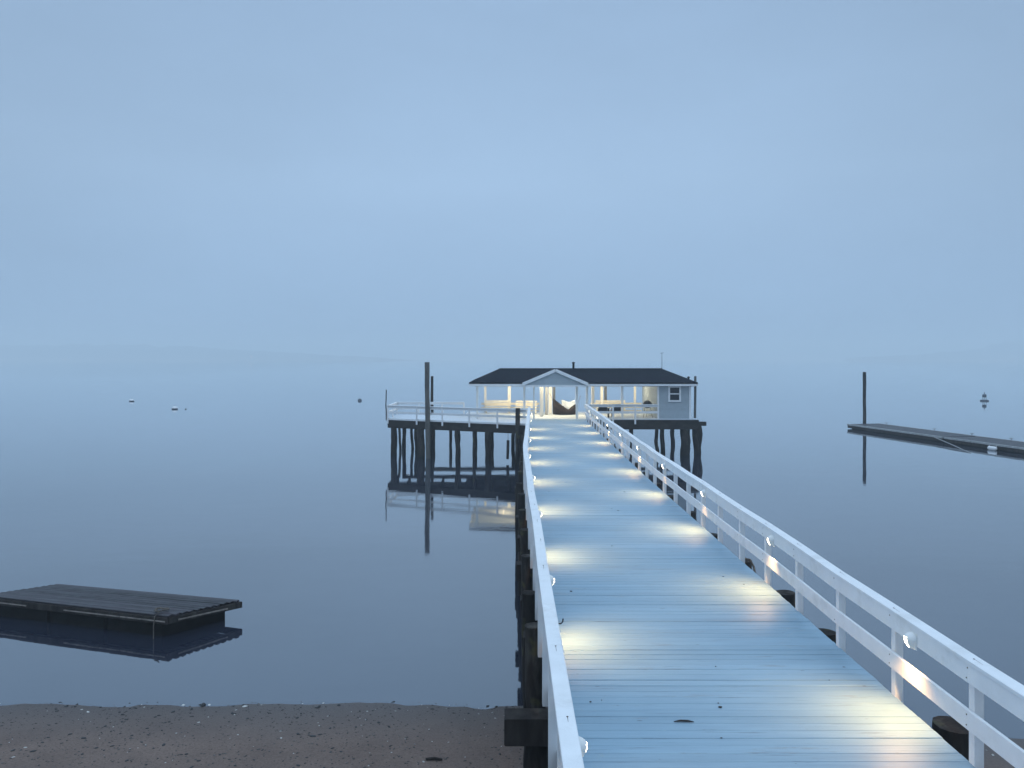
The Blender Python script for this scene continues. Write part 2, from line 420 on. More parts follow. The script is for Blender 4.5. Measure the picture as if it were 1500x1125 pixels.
rail_r, ps_r, pt_r = make_rail(1, 'pier_railing', 'white two-board railing along the right side of the pier', .5, 48.2, 1.493, 1.35, XR)
rail_l, ps_l, pt_l = make_rail(-1, 'pier_railing', 'white railing along the left side of the pier, above the dark piles', .5, 45.0, 1.493, 1.66, XL)
mb = MB(); hx = XL(8.5) + .04
mb.tube([(hx, 8.5, DECK + .93), (hx + .05, 8.5, DECK + .93), (hx + .07, 8.5, DECK + .95), (hx + .075, 8.5, DECK + .985)], .008, 8)
mb.build('hook', M['black'], rail_l)

# ------------------------------------------------------------------ deck lights
ORD = ['nearest', 'second', 'third', 'fourth', 'fifth', 'sixth', 'seventh', 'eighth', 'ninth', 'tenth', 'eleventh']
def lamp_mesh():
    """half-dome hood mounted on a board in the plane x=0, opening down and towards +x"""
    hood = MB(); nU, nV = 14, 8
    rx, ry, rz = .085, .07, .065
    vs = []
    for i in range(nV + 1):
        a = (math.pi / 2) * i / nV
        for j in range(nU + 1):
            bb = math.pi * j / nU
            vs.append((rx * math.sin(bb) * math.cos(a) + .004, ry * math.cos(bb) * math.cos(a), rz * math.sin(a)))
    fs = [(i * (nU + 1) + j, i * (nU + 1) + j + 1, (i + 1) * (nU + 1) + j + 1, (i + 1) * (nU + 1) + j) for i in range(nV) for j in range(nU)]
    hood.add(vs, fs, 0, True)
    # skirt below the dome, narrowing
    vs = []
    for (k, z) in ((1, 0), (.92, -.035), (.7, -.09)):
        for j in range(nU + 1):
            bb = math.pi * j / nU
            vs.append((rx * k * math.sin(bb) * (1 if z > -.05 else .75) + .004, ry * k * math.cos(bb), z))
    side = [j for j in range(nU)]
    fs = []
    for i in range(2):
        for j in side:
            if not (5 <= j <= 8): fs.append((i * (nU + 1) + j, (i + 1) * (nU + 1) + j, (i + 1) * (nU + 1) + j + 1, i * (nU + 1) + j + 1))
    hood.add(vs, fs, 0, True)
    hood.box(0, .006, -.075, .075, -.1, .07, ch=.002)
    lens = MB(); vs = []
    for (k, z) in ((.97, .02), (1.0, -.004), (.92, -.035), (.68, -.088)):
        for j in range(5, 10):
            bb = math.pi * j / nU
            vs.append((rx * k * math.sin(bb) * (1 if z > -.05 else .75) + .004, ry * k * math.cos(bb), z))
    fs = [(i * 5 + j, (i + 1) * 5 + j, (i + 1) * 5 + j + 1, i * 5 + j + 1) for i in range(3) for j in range(4)]
    lens.add(vs, fs, 0, True)
    return hood, lens
GROUP_L = 'half-dome deck lights on the pier railings'
spot = bpy.data.lights.new('deck_light_beam', 'SPOT'); spot.energy = 100; spot.color = (1, .56, .21); spot.spot_size = R(134); spot.spot_blend = .9; spot.shadow_soft_size = .03
hoodL, lensL = lamp_mesh()
proto = None
def place_lamp(x, d, z, right, label):
    global proto
    if proto is None:
        root = thing('deck_light', label, 'deck light', (0, 0, 0), GROUP_L)
        hood = hoodL.build('hood', M['plastic'], root); lens = lensL.build('lens', M['lens'], root)
        lo = bpy.data.objects.new('beam', spot); COL.objects.link(lo); lo.parent = root
        lo.location = (.11, 0, -.06); lo.rotation_euler = (0, R(-24), 0)
        proto = (root, [hood, lens, lo])
    else:
        root = proto[0].copy(); COL.objects.link(root); root['label'] = label
        for ch in proto[1]:
            c_ = ch.copy()
            if ch.type == 'LIGHT': c_.rotation_euler = (R(rng.uniform(-5, 5)), R(-24 + rng.uniform(-5, 6) - 11), 0)
            COL.objects.link(c_); c_.parent = root
            c_.matrix_parent_inverse = Matrix()
    root.location = (x, d, z); root.rotation_euler = (0, 0, math.pi if right else 0); root.scale = (1.05, 1.05, 1.05)
    return root
nr = 9
for k in range(nr):
    d = 8.3 + 4.48 * k; x, y, z = pt_r(d, -.0405, .845)
    place_lamp(x, d, z, True, 'glowing white half-dome light on the right pier railing, %s from the camera' % ORD[k])
for k in range(9):
    d = 6.0 + 4.48 * k; x, y, z = pt_l(d, -.0405, .845)
    place_lamp(x, d, z, False, 'white half-dome light on the inner face of the left pier railing, %s from the camera' % ORD[k])

# ------------------------------------------------------------------ platform round the pavilion
P0, P1 = Vector((-7.96, 49.2, 0)), Vector((1.0, 45.05, 0))
def front(px):
    """point of the platform's slanted front edge seen at photo column px"""
    k = (px - CX) / F; dv = P1 - P0
    t = (k * P0.y - P0.x) / (dv.x - k * dv.y)
    return P0 + dv * t
plat = thing('pier_platform', 'wide timber platform on dark piles carrying the pavilion at the pier end', 'platform', (2, 50, DECK))
mb = MB(); d = 45.2
while d < 55.8:
    xa = P0.x + (P1.x - P0.x) * (P0.y - d) / (P0.y - P1.y) + .05 if d < 49.2 else (-7.9 if d < 52.9 else -3.2)
    xb = XL(d) - .04 if d < 48.75 else 11.84
    if d >= 48.75 or xb - xa > .2: plank(mb, xa, xb, d + .07, .142, DECK + rng.uniform(-.002, .002))
    d += .15
mb.build('decking', [M['pale_deck'], M['beam_dark']], plat)
nrm = Vector((-(P1.y - P0.y), P1.x - P0.x, 0)).normalized()   # pointing away from camera (+y)
def fz(p, z, back=0): return (p.x + nrm.x * back, p.y + nrm.y * back, z)
mb = MB(); mb.beam(fz(P0, DECK - .02, .03), fz(P1, DECK - .02, .03), .05, .11); mb.build('edge_board', M['white'], plat)
mb = MB(); mb.beam(fz(P0, DECK - .33, .12), fz(P1, DECK - .33, .12), .22, .5, ch=.02); mb.build('front_beam', M['beam_dark'], plat)
mb = MB(); mb.box(4.75, 11.84, 48.72, 48.95, DECK - .64, DECK - .045, ch=.02); mb.build('front_beam', M['beam_dark'], plat)
mb = MB(); mb.box(-7.95, -7.75, 49.3, 52.9, DECK - .55, DECK - .045, ch=.02); mb.build('side_beam', M['beam_dark'], plat)
mb = MB(); mb.box(11.66, 11.86, 48.97, 55.6, DECK - .55, DECK - .045, ch=.02); mb.build('side_beam', M['beam_dark'], plat)
mb = MB(); mb.beam((-6.8, 55.2, DECK - .6), (11.5, 55.2, DECK - .6), .25, .25, ch=.02); mb.build('back_wale', M['beam_dark'], plat)
mb = MB(); mb.box(9.2, 12.56, 49.7, 49.95, DECK - .5, DECK - .24, ch=.02); mb.build('cap_beam', M['wood_dark'], plat)
mb = MB(); mb.box(-7.5, 11.6, 52.6, 52.85, DECK - .55, DECK - .3, ch=.02); mb.build('cap_beam', M['wood_dark'], plat)
for xj in [-7.0 + i * 1.15 for i in range(17)]:
    y0 = max(45.4, 49.2 + (xj + 7.96) * (45.05 - 49.2) / 8.96 + .5) if xj < 1 else 49.1
    mb = MB(); mb.box(xj - .06, xj + .06, y0, 52.85, DECK - .29, DECK - .046); mb.build('joist', M['beam_dark'], plat)
# piles (photo column, depth offset or depth, diameter in photo px, lean)
k = 100
for px, wpx, bk in ((577, 9, .2), (616, 11, .2), (669.5, 7, .15), (694.5, 5, .3), (715, 9.5, .15), (766, 9, .25)):
    p = front(px); x, y = p.x + nrm.x * bk, p.y + nrm.y * bk
    pile_mesh(PX(px, y), y, wpx * y / F / 2, DECK - .55, -1.5, (prn.uniform(-.1, .1), 0), .14, k, 12, .9, .09).build('pile', M['pile'], plat); k += 1
for px, dd, wpx in ((584.5, 51.6, 3.5), (592, 52.7, 5.5), (603, 52.7, 4), (632, 52.7, 6), (610, 51.2, 6), (660, 55.2, 4), (672, 55.2, 4), (697, 55.2, 4), (722, 55.2, 4), (752, 55.2, 5), (634, 55.2, 4)):
    pile_mesh(PX(px, dd), dd, wpx * dd / F / 2, DECK - (.56 if dd < 55 else .47), -1.5, (prn.uniform(-.12, .12), 0), .2, k, 12, .9, .12).build('pile', M['pile'], plat); k += 1
for px, dd, wpx, ln in ((962, 49.3, 5, -.12), (970, 49.85, 6.5, .22), (1003, 49.2, 13, .12), (1018, 49.83, 8, .28), (1023, 50.6, 8, .2), (1008, 53, 7, .1), (985, 55.2, 6, 0), (925, 53, 6, 0)):
    pile_mesh(PX(px, dd), dd, wpx * dd / F / 2, DECK - .52, -1.5, (ln * .8, 0), .16, k, 12, .9, .2).build('pile', M['pile'], plat); k += 1

def plat_rail(label, pts, posts, h, low, inset=0.03, post_drop=.3):
    t = thing('platform_railing', label, 'railing', (pts[0][0], pts[0][1], DECK))
    for p in posts:
        mb = MB(); mb.box(p[0] - .05, p[0] + .05, p[1] - .05, p[1] + .05, DECK - post_drop, DECK + h - .02); mb.build('post', M['white'], t)
    mb = MB(); ml = MB()
    for a, b_ in zip(pts, pts[1:]):
        mb.beam((a[0], a[1], DECK + h), (b_[0], b_[1], DECK + h), .14, .045)
        mb.beam((a[0], a[1], DECK + h - .09), (b_[0], b_[1], DECK + h - .09), .035, .12)
        ml.beam((a[0], a[1], DECK + low), (b_[0], b_[1], DECK + low), .035, .14)
    mb.build('cap_board', M['white'], t); ml.build('lower_rail', M['white'], t)
    return t
fo = lambda p: (p.x - nrm.x * .05, p.y - nrm.y * .05)
plat_rail('white railing along the front edge of the platform left of the pier', [fo(P0), fo(P1 + (P0 - P1) * .015)], [fo(front(px)) for px in (568.5, 611, 648.5, 688, 729)], .85, .42)
plat_rail('white railing along the left end and back of the platform', [(-7.9, 49.35), (-7.9, 52.8), (-3.3, 52.8)], [(-7.9, 52.8), (-7.9, 51), (-6.4, 52.8), (-4.8, 52.8), (-3.3, 52.8)], .85, .42, post_drop=.05)
plat_rail('white railing in front of the pavilion, right of the pier', [(PX(861, 48.62) - .1, 48.62), (PX(964, 48.62), 48.62)], [(PX(898, 48.62), 48.62), (PX(930.5, 48.62), 48.62)], .93, .45)

# ------------------------------------------------------------------ pavilion
hut = thing('pavilion', 'open white pavilion with dark hipped roof and small enclosed room at its right end', 'pavilion', (4.5, 52, DECK))
EZ = 4.62; RZ = 5.5; FY = 48.95; BY = 55.5; RY = 52.2; EL, ER = -2.74, 11.83; RL, RR = -.87, 10.18
GL, GR, GP = .72, 4.74, 2.75; GY = 48.55
roof = MB(); TH = .09
def slab(pts, th=.1, mi=0):
    top = [Vector(p) for p in pts]; bot = [p - Vector((0, 0, th)) for p in top]; n = len(top)
    roof.add(top + bot, [tuple(range(n)), tuple(range(n, 2 * n))[::-1]] + [((i + 1) % n, i, n + i, n + (i + 1) % n) for i in range(n)], mi)
slab([(EL, FY, EZ + .05), (ER, FY, EZ + .05), (RR, RY, RZ), (RL, RY, RZ)])
slab([(ER, BY, EZ + .05), (EL, BY, EZ + .05), (RL, RY, RZ), (RR, RY, RZ)])
slab([(EL, BY, EZ + .05), (EL, FY, EZ + .05), (RL, RY, RZ)]); slab([(ER, FY, EZ + .05), (ER, BY, EZ + .05), (RR, RY, RZ)])
roof.beam((RL, RY, RZ + .015), (RR, RY, RZ + .015), .18, .04)
# cross gable roof
slab([(GL, GY, EZ + .045), (GP, GY, RZ + .01), (GP, RY, RZ + .01), (GL, FY + .3, EZ + .12)]); slab([(GP, GY, RZ + .01), (GR, GY, EZ + .045), (GR, FY + .3, EZ + .12), (GP, RY, RZ + .01)])
rf = roof.build('roof', M['shingle'], hut)
ch = MB(); cd = 52.4; ch.lathe([(.0, -.2), (.075, -.2), (.075, .36), (.1, .36), (.1, .44), (.0, .47)], (PX(840, cd), cd, RZ), 14); ch.build('chimney', M['black'], rf)
vt = MB(); vx = PX(1008.5, 51); vt.lathe([(.07, -.3), (.07, -.1), (.11, -.1), (.1, -.05), (.0, -.02)], (vx, 51, 5.03), 12); vt.build('vent', M['black'], rf)
an = MB(); ax = PX(969.6, RY); an.tube([(ax, RY, RZ), (ax, RY, RZ + .55), (ax, RY, RZ + 1.1)], [.022, .018, .012], 8); an.tube([(ax - .12, RY, RZ + 1.04), (ax + .12, RY, RZ + 1.08)], .012, 6); an.build('antenna', M['metal'], rf)
# fascia, barge boards, ceiling
fa = MB(); fh = .2
fa.beam((EL, FY + .02, EZ - .08), (GL - .02, FY + .02, EZ - .08), .04, fh); fa.beam((GR + .02, FY + .02, EZ - .08), (ER, FY + .02, EZ - .08), .04, fh)
fa.beam((EL + .02, FY + .05, EZ - .08), (EL + .02, BY - .05, EZ - .08), .04, fh); fa.beam((ER - .02, FY + .05, EZ - .08), (ER - .02, BY - .05, EZ - .08), .04, fh)
fa.beam((EL, BY - .02, EZ - .08), (ER, BY - .02, EZ - .08), .04, fh)
fa.build('fascia', M['white'], hut)
bb = MB()
bb.beam((GL - .05, GY - .02, EZ - .05), (GP, GY - .02, RZ - .055), .05, .19); bb.beam((GP, GY - .02, RZ - .055), (GR + .05, GY - .02, EZ - .05), .05, .19)
bb.build('barge_board', M['white'], hut)
gb = MB(); zz = EZ - .1; i = 0
while zz < RZ - .18:
    t0 = (zz - (EZ - .1)) / (RZ - .1 - (EZ - .1)); xa = GL + (GP - GL) * t0 + .03; xb = GR - (GR - GP) * t0 - .03; t1 = t0 + .1 / (RZ - EZ); xa1 = GL + (GP - GL) * t1 + .03; xb1 = GR - (GR - GP) * t1 - .03
    gb.add([(xa, GY + .05, zz), (xb, GY + .05, zz), (xb1, GY + .075, zz + .1), (xa1, GY + .075, zz + .1), (xa, GY + .11, zz), (xb, GY + .11, zz), (xb1, GY + .11, zz + .1), (xa1, GY + .11, zz + .1)],
           [(0, 1, 2, 3), (7, 6, 5, 4), (4, 5, 1, 0), (3, 2, 6, 7), (0, 3, 7, 4), (1, 5, 6, 2)]); zz += .1
gb.build('gable_wall', M['siding'], hut)
gl = MB(); gl.beam((GL, GY + .09, EZ - .17), (GR, GY + .09, EZ - .17), .1, .12); gl.build('gable_beam', M['white'], hut)
ce = MB(); ce.box(EL + .06, ER - .06, FY + .06, BY - .06, EZ - .06, EZ - .03, ch=0); ce.build('ceiling', M['hutwhite'], hut)
bm = MB(); bm.box(EL + .35, ER - .1, FY + .3, FY + .44, EZ - .22, EZ - .064); bm.box(EL + .35, ER - .1, BY - .5, BY - .36, EZ - .22, EZ - .064); bm.build('plate_beam', M['hutwhite'], hut)
def hpost(px, dd, wpx, mat='hutwhite', z1=EZ - .222, nm='post', dw=None):
    wv = wpx * dd / F; x = PX(px, dd); mb = MB(); mb.box(x - wv / 2, x + wv / 2, dd - (dw or wv) / 2, dd + (dw or wv) / 2, DECK + .005, z1); mb.build(nm, M[mat], hut)
for px in (699, 768, 860, 911.4): hpost(px, FY + .37, 3.2)
hpost(782, GY + .6, 2.2); hpost(845, GY + .6, 3.4)
hpost(746, BY - .43, 4.4); hpost(699 + 12, BY - .43, 3.2); hpost(930, BY - .43, 3)
for px, dd in ((793.5, 51.2), (806, 54.2), (868.5, 51.4), (881.5, 54.4)): hpost(px, dd, 5.0 if px < 850 else 4, z1=EZ - .064)
for px, dd in ((800.5, 52.6), (811.5, 54.9), (887, 54.95)): hpost(px, dd, 4, 'grey_door', EZ - .23, 'door_leaf', .05)
# enclosed room
WX0, WX1, WY = 9.33, 11.42, FY + .3; WB = BY - .4
wx0, wx1 = PX(981, WY), PX(995, WY); wz0, wz1 = PZ(586.3, WY), PZ(567.5, WY)
wl = MB()
def lap(x0, x1, z, y=WY, h=.13): wl.add([(x0, y - .022, z), (x1, y - .022, z), (x1, y - .004, z + h), (x0, y - .004, z + h), (x0, y + .06, z), (x1, y + .06, z), (x1, y + .06, z + h), (x0, y + .06, z + h)], [(0, 1, 2, 3), (7, 6, 5, 4), (4, 5, 1, 0), (3, 2, 6, 7), (0, 3, 7, 4), (1, 5, 6, 2)])
zz = DECK + .01
while zz < EZ - .24:
    if zz + .13 > wz0 and zz < wz1: lap(WX0, wx0, zz); lap(wx1, WX1, zz)
    else: lap(WX0, WX1, zz)
    zz += .13
wl.build('front_wall', M['siding'], hut)
for x in (WX0, WX1 - .08):
    sw = MB(); zz = DECK + .01
    while zz < EZ - .24:
        sw.box(x, x + .08, WY + .064, WB, zz, zz + .126, ch=.004); zz += .13
    sw.build('side_wall', M['siding'], hut)
sw = MB(); sw.box(WX0 + .083, WX1 - .083, WB - .08, WB, DECK + .01, EZ - .24); sw.build('back_wall', M['siding'], hut)
cb = MB(); cb.box(WX0 - .03, WX0 + .08, WY - .05, WY - .024, DECK + .006, EZ - .2); cb.build('corner_board', M['white'], hut)
cb = MB(); cb.box(WX1 - .09, WX1 + .03, WY - .05, WY - .024, DECK + .006, EZ - .2); cb.build('corner_board', M['white'], hut)
wn = MB(); fw = .1; y0, y1 = WY - .06, WY - .025
wn.box(wx0 - fw, wx0 + .01, y0, y1, wz0 - .1, wz1 + .1); wn.box(wx1 - .01, wx1 + fw, y0, y1, wz0 - .1, wz1 + .1)
wn.box(wx0 + .012, wx1 - .012, y0, y1, wz1 - .01, wz1 + .1); wn.box(wx0 + .012, wx1 - .012, y0 - .02, y1, wz0 - .1, wz0 + .01)
wn.box(wx0 + .012, wx1 - .012, y0 + .005, y1, (wz0 + wz1) / 2 - .035, (wz0 + wz1) / 2 + .035)
wo = wn.build('window', M['white'], hut)
for za, zb in ((wz0 + .012, (wz0 + wz1) / 2 - .037), ((wz0 + wz1) / 2 + .037, wz1 - .012)):
    pn = MB(); pn.box(wx0 + .012, wx1 - .012, y1 - .012, y1 - .004, za, zb, ch=0); pn.build('pane', M['glass'], wo)
# back rail and benches of the open bays
for bx0, bx1 in ((-2.2, 1.95), (5.6, 9.25)):
    for z, h in ((.62, .16), (.36, .1), (.14, .1)):
        br = MB(); br.box(bx0, bx1, BY - .62, BY - .58, DECK + z - h / 2, DECK + z + h / 2); br.build('back_rail', M['cream'], hut)
def bench(x0, x1, y, label):
    t = thing('bench', label, 'bench', ((x0 + x1) / 2, y, DECK))
    s = MB()
    for q in range(3): s.box(x0, x1, y + .14 * q, y + .14 * q + .125, DECK + .42, DECK + .455)
    s.build('seat', M['cream'], t)
    s = MB()
    for z in (.56, .70, .84): s.box(x0, x1, y + .43, y + .46, DECK + z - .055, DECK + z + .055)
    s.build('backrest', M['cream'], t)
    for x in (x0 + .1, x1 - .1):
        for yy in (y + .03, y + .37):
            s = MB(); s.box(x - .04, x + .04, yy - .03, yy + .05, DECK + .003, DECK + .418); s.build('leg', M['cream'], t)
bench(-1.9, -.1, 53.9, 'cream slatted bench at the back of the left bay, under the roof')
bench(.25, 1.75, 53.5, 'short cream bench between the two lit posts left of the walkway')
bench(5.9, 8.0, 53.9, 'cream slatted bench at the back of the right bay behind the railing')

# kettle grill, chair, hammock
gx, gy = PX(948.5, 50.2), 50.2; gz = DECK + .003
t = thing('kettle_grill', 'black kettle grill standing by the wall of the small room', 'grill', (gx, gy, DECK))
s = MB(); s.lathe([(.0, .62), (.12, .63), (.24, .70), (.3, .82)], (gx, gy, gz), 20); s.build('bowl', M['black'], t)
s = MB(); s.lathe([(.31, .825), (.29, .93), (.2, 1.05), (.08, 1.1), (0, 1.11)], (gx, gy, gz), 20); s.tube([(gx - .06, gy, gz + 1.1), (gx - .04, gy, gz + 1.15), (gx + .04, gy, gz + 1.15), (gx + .06, gy, gz + 1.1)], .012, 6); s.build('lid', M['black'], t)
for a in (90, 210, 330):
    s = MB(); ca, sa = math.cos(R(a)), math.sin(R(a)); s.tube([(gx + .2 * ca, gy + .2 * sa, gz + .68), (gx + .34 * ca, gy + .34 * sa, gz + .012)], .013, 6); s.build('leg', M['black'], t)
s = MB(); s.box(gx - .62, gx - .32, gy - .2, gy + .2, gz + .74, gz + .77); s.build('side_shelf', M['black'], t)
def chair(x, y, rz, label):
    t = thing('armchair', label, 'chair', (x, y, DECK))
    def b_(nm, x0, x1, y0, y1, z0, z1):
        s = MB(); s.box(x + x0, x + x1, y + y0, y + y1, DECK + z0, DECK + z1); s.build(nm, M['black'], t)
    b_('seat', -.28, .28, -.25, .25, .36, .42); b_('backrest', -.28, .28, .252, .30, .36, .85)
    for sx in (-1, 1):
        b_('armrest', min(sx * .285, sx * .36), max(sx * .285, sx * .36), -.28, .28, .58, .615)
        b_('leg', min(sx * .29, sx * .35), max(sx * .29, sx * .35), -.26, -.2, .003, .578); b_('leg', min(sx * .29, sx * .35), max(sx * .29, sx * .35), .2, .26, .003, .578)
chair(PX(884, 50.3), 50.3, 0, 'dark armchair behind the railing nearest to the walkway')
chair(PX(904, 50.6), 50.6, 0, 'dark armchair behind the railing nearest to the thin white post')
# hammock slung across the far end of the walkway
hd = 52.6; hx0, hx1 = PX(810, hd), PX(846, hd)
t = thing('hammock', 'dark brown hammock slung low across the far end of the walkway', 'hammock', ((hx0 + hx1) / 2, hd, DECK))
s = MB(); n = 16; rows = []
for j in range(5):
    for i in range(n + 1):
        u = i / n; v = j / 4 - .5
        sag = abs(u - .62) ; zt = DECK + .28 + (.72 * ((.62 - u) / .62) ** 1.2 if u < .62 else .4 * ((u - .62) / .38) ** 1.2)
        wv = .75 * math.sin(math.pi * min(.97, max(.03, u))) ** .5
        s.v.append((hx0 + (hx1 - hx0) * u, hd + v * wv, zt + .25 * v * v * 4 * .5 ))
        if j == 0: s.v[-1] = (s.v[-1][0], s.v[-1][1], DECK + .04)
for j in range(4):
    for i in range(n):
        s.f.append((j * (n + 1) + i, j * (n + 1) + i + 1, (j + 1) * (n + 1) + i + 1, (j + 1) * (n + 1) + i)); s.mi.append(0); s.sm.append(True)
o = s.build('sling', M['brown'], t); sm = o.modifiers.new('thick', 'SOLIDIFY'); sm.thickness = .02
s = MB(); s.tube([(hx0, hd, DECK + 1.0), (hx0 - .25, hd, DECK + 1.5)], .012, 6); s.build('rope', M['rope'], t)
s = MB(); s.tube([(hx1, hd, DECK + .68), (hx1 + .2, hd, DECK + 1.3)], .012, 6); s.build('rope', M['rope'], t)
s = MB(); n = 14; cvs = []
for j in range(7):
    for i in range(n + 1):
        u = i / n; v = j / 6
        zb = .34 + (.38 * abs(u - .5) ** 1.3 * 2); zt = .92 + .07 * math.sin(u * 7 + 1)
        cvs.append((hx0 + (hx1 - hx0) * (.36 + .56 * u), hd + .28 + .1 * math.sin(u * 9 + v * 2) * .5 + .15 * v, DECK + zb + (zt - zb) * v))
s.add(cvs, [(j * (n + 1) + i, j * (n + 1) + i + 1, (j + 1) * (n + 1) + i + 1, (j + 1) * (n + 1) + i) for j in range(6) for i in range(n)], 0, True)
o = s.build('blanket', M['canvas']); sm = o.modifiers.new('thick', 'SOLIDIFY'); sm.thickness = .02
tag(o, 'rumpled white cloth lying in the brown hammock', 'blanket')

# pavilion ceiling lamps
pl_ = bpy.data.lights.new('ceiling_lamp_glow', 'POINT'); pl_.energy = 125; pl_.color = (1, .84, .56); pl_.shadow_soft_size = .08
side_ = pl_.copy(); side_.energy = 50; pl_.energy = 150
spots = [(-.6, 53.6, 'over the bench in the left bay'), (1.25, 51.6, 'left of the walkway beside the lit posts'), (2.75, 51.0, 'over the middle of the walkway'), (5.2, 52.2, 'right of the walkway beside the lit posts'), (8.2, 53.6, 'over the bench in the right bay')]
for i, (x, y, where) in enumerate(spots):
    t = thing('ceiling_lamp', 'small glowing dome lamp under the pavilion ceiling, ' + where, 'ceiling lamp', (x, y, EZ - .06), 'ceiling lamps in the pavilion')
    s = MB(); s.lathe([(.0, 0), (.1, 0), (.1, -.03), (.085, -.03)], (x, y, EZ - .062), 18); s.build('base', M['plastic'], t)
    s = MB(); s.lathe([(.085, -.032), (.07, -.07), (.03, -.09), (0, -.093)], (x, y, EZ - .062), 18); s.build('lens', M['bulb'], t)
    lo = bpy.data.objects.new('glow', side_ if i in (0, 4) else pl_); COL.objects.link(lo); lo.parent = t; lo.location = (0, 0, -.26); lo.visible_glossy = False

# ------------------------------------------------------------------ free-standing poles
def pole(px, d, wpx, ztop, label, mat='pole_grey', lean=0, zbot=-2.0, group=None, seed=0):
    mb = pile_mesh(PX(px, d), d, wpx * d / F / 2, ztop, zbot, (lean, 0), .12, seed, 12, .93, .05)
    return tag(mb.build('mooring_pole', M[mat]), label, 'pole', group)
p = front(625.5); pole(625.5, p.y - .25, 7, PZ(530.5, p.y - .25), 'tallest weathered grey pole in front of the platform railing', lean=.1, seed=301)
pole(633, 53.2, 4, PZ(551, 53.2), 'shorter dark pole rising behind the platform railing', 'pile', seed=302)
p = front(758.5); pole(758.5, p.y - .3, 7, PZ(598, p.y - .3), 'stout dark post where the platform meets the pier railing', 'pile', seed=303, lean=-.03)
pole(565.8, 49.15, 1.5, PZ(571, 49.15), 'thin dark stake at the left end of the platform railing', 'pile', seed=304, zbot=DECK - .1)
pole(1018.5, 49.9, 3.4, PZ(551, 49.9), 'slim dark pole against the right corner of the pavilion', 'pole_grey', seed=305)
# hanging fender log
p = front(744); y = p.y + .35
lg = MB(); lx = PX(744, y); lg.tube([(lx - .02, y, PZ(672.5, y)), (lx, y, PZ(660, y)), (lx + .01, y, PZ(645, y))], [.075, .085, .08], 12, wob=.2, seed=5)
t = thing('hanging_log', 'short black log hanging on a line under the platform', 'log', (lx, y, .5))
lg.build('log', M['wood_dark'], t); s = MB(); s.tube([(lx + .01, y, PZ(645.5, y)), (lx + .01, y, DECK - .6)], .012, 6); s.build('rope', M['rope'], t)

# ------------------------------------------------------------------ swimming float at left
A, B, C_, D_ = Vector((-7.63, 17.0, .47)), Vector((-6.47, 18.35, .40)), Vector((-11.65, 19.75, .37)), Vector((-12.75, 18.55, .45))
t = thing('swim_float', 'low dark wooden float moored off the beach', 'float', (-9.6, 18.4, 0))
def q(u, v, dz=0):   # u along the length A->D, v across A->B
    p = A * (1 - u) * (1 - v) + B * (1 - u) * v + C_ * u * v + D_ * u * (1 - v); return p + Vector((0, 0, dz))
s = MB(); nb = 11
for i in range(nb):
    v = (i + .5) / nb
    sp_ = i in (4, 7)
    s.beam(q(-.002 + .003 * rng.random(), v, .02 + rng.uniform(-.004, .004)), q(1 + .003 * rng.random(), v, .02 + rng.uniform(-.004, .004)), 1.60 / nb - (.034 if sp_ else .016) - .010 * rng.random(), .04)
s.build('deck_boards', M['float'], t)
s = MB()
for a, b_ in ((q(-.004, 0), q(1, 0)), (q(-.004, 1), q(1, 1))): s.beam(a + Vector((0, 0, -.075)), b_ + Vector((0, 0, -.075)), .06, .14)
s.beam(q(0, .02, -.075), q(0, .98, -.075), .06, .138); s.beam(q(1, .02, -.075), q(1, .98, -.075), .06, .138)
for u in (.2, .4, .6, .8): s.beam(q(u, .03, -.075), q(u, .97, -.075), .06, .13)
s.build('frame', M['wood_dark'], t)
s = MB()
for (u0, u1) in ((.0, .23), (.235, .53), (.74, .97)): s.beam(q(u0, -.022, -.085), q(u1, -.022, -.085), .02, .03)
s.beam(q(-.011, .12, -.085), q(-.011, .78, -.085), .02, .035)
s.build('bleached_edge', simple('bleached_edge_wood', (.2, .17, .15), .8, .5, 6, .2, (1, 1, 1)), t)
for (u0, u1) in ((.045, .33), (.35, .64), (.66, .96)):
    s = MB(); vs = [q(u0, .06), q(u1, .06), q(u1, .9), q(u0, .9)]
    vs = [Vector((p_.x, p_.y, -.25)) for p_ in vs] + [p_ + Vector((0, 0, -.14)) for p_ in vs]
    s.add(vs, [(3, 2, 1, 0), (4, 5, 6, 7), (0, 1, 5, 4), (1, 2, 6, 5), (2, 3, 7, 6), (3, 0, 4, 7)]); s.build('hull', M['blackhull'], t)
s = MB(); c0 = q(.055, .02, .045)
pts = []
for i in range(40):
    a = i * .42; r = .13 + .05 * math.sin(i * 1.3)
    pts.append(c0 + Vector((r * math.cos(a) - .02, .22 + r * .8 * math.sin(a), .015 + .025 * abs(math.sin(i * .7)))))
pts += [q(.05, .03, .09), q(.048, -.03, .02), q(.046, -.05, -.2), q(.046, -.05, -.5)]
s.tube(pts, .011, 6)
tag(s.build('mooring_rope', M['rope']), 'coil of old rope on the near corner of the dark float, trailing into the water', 'rope')

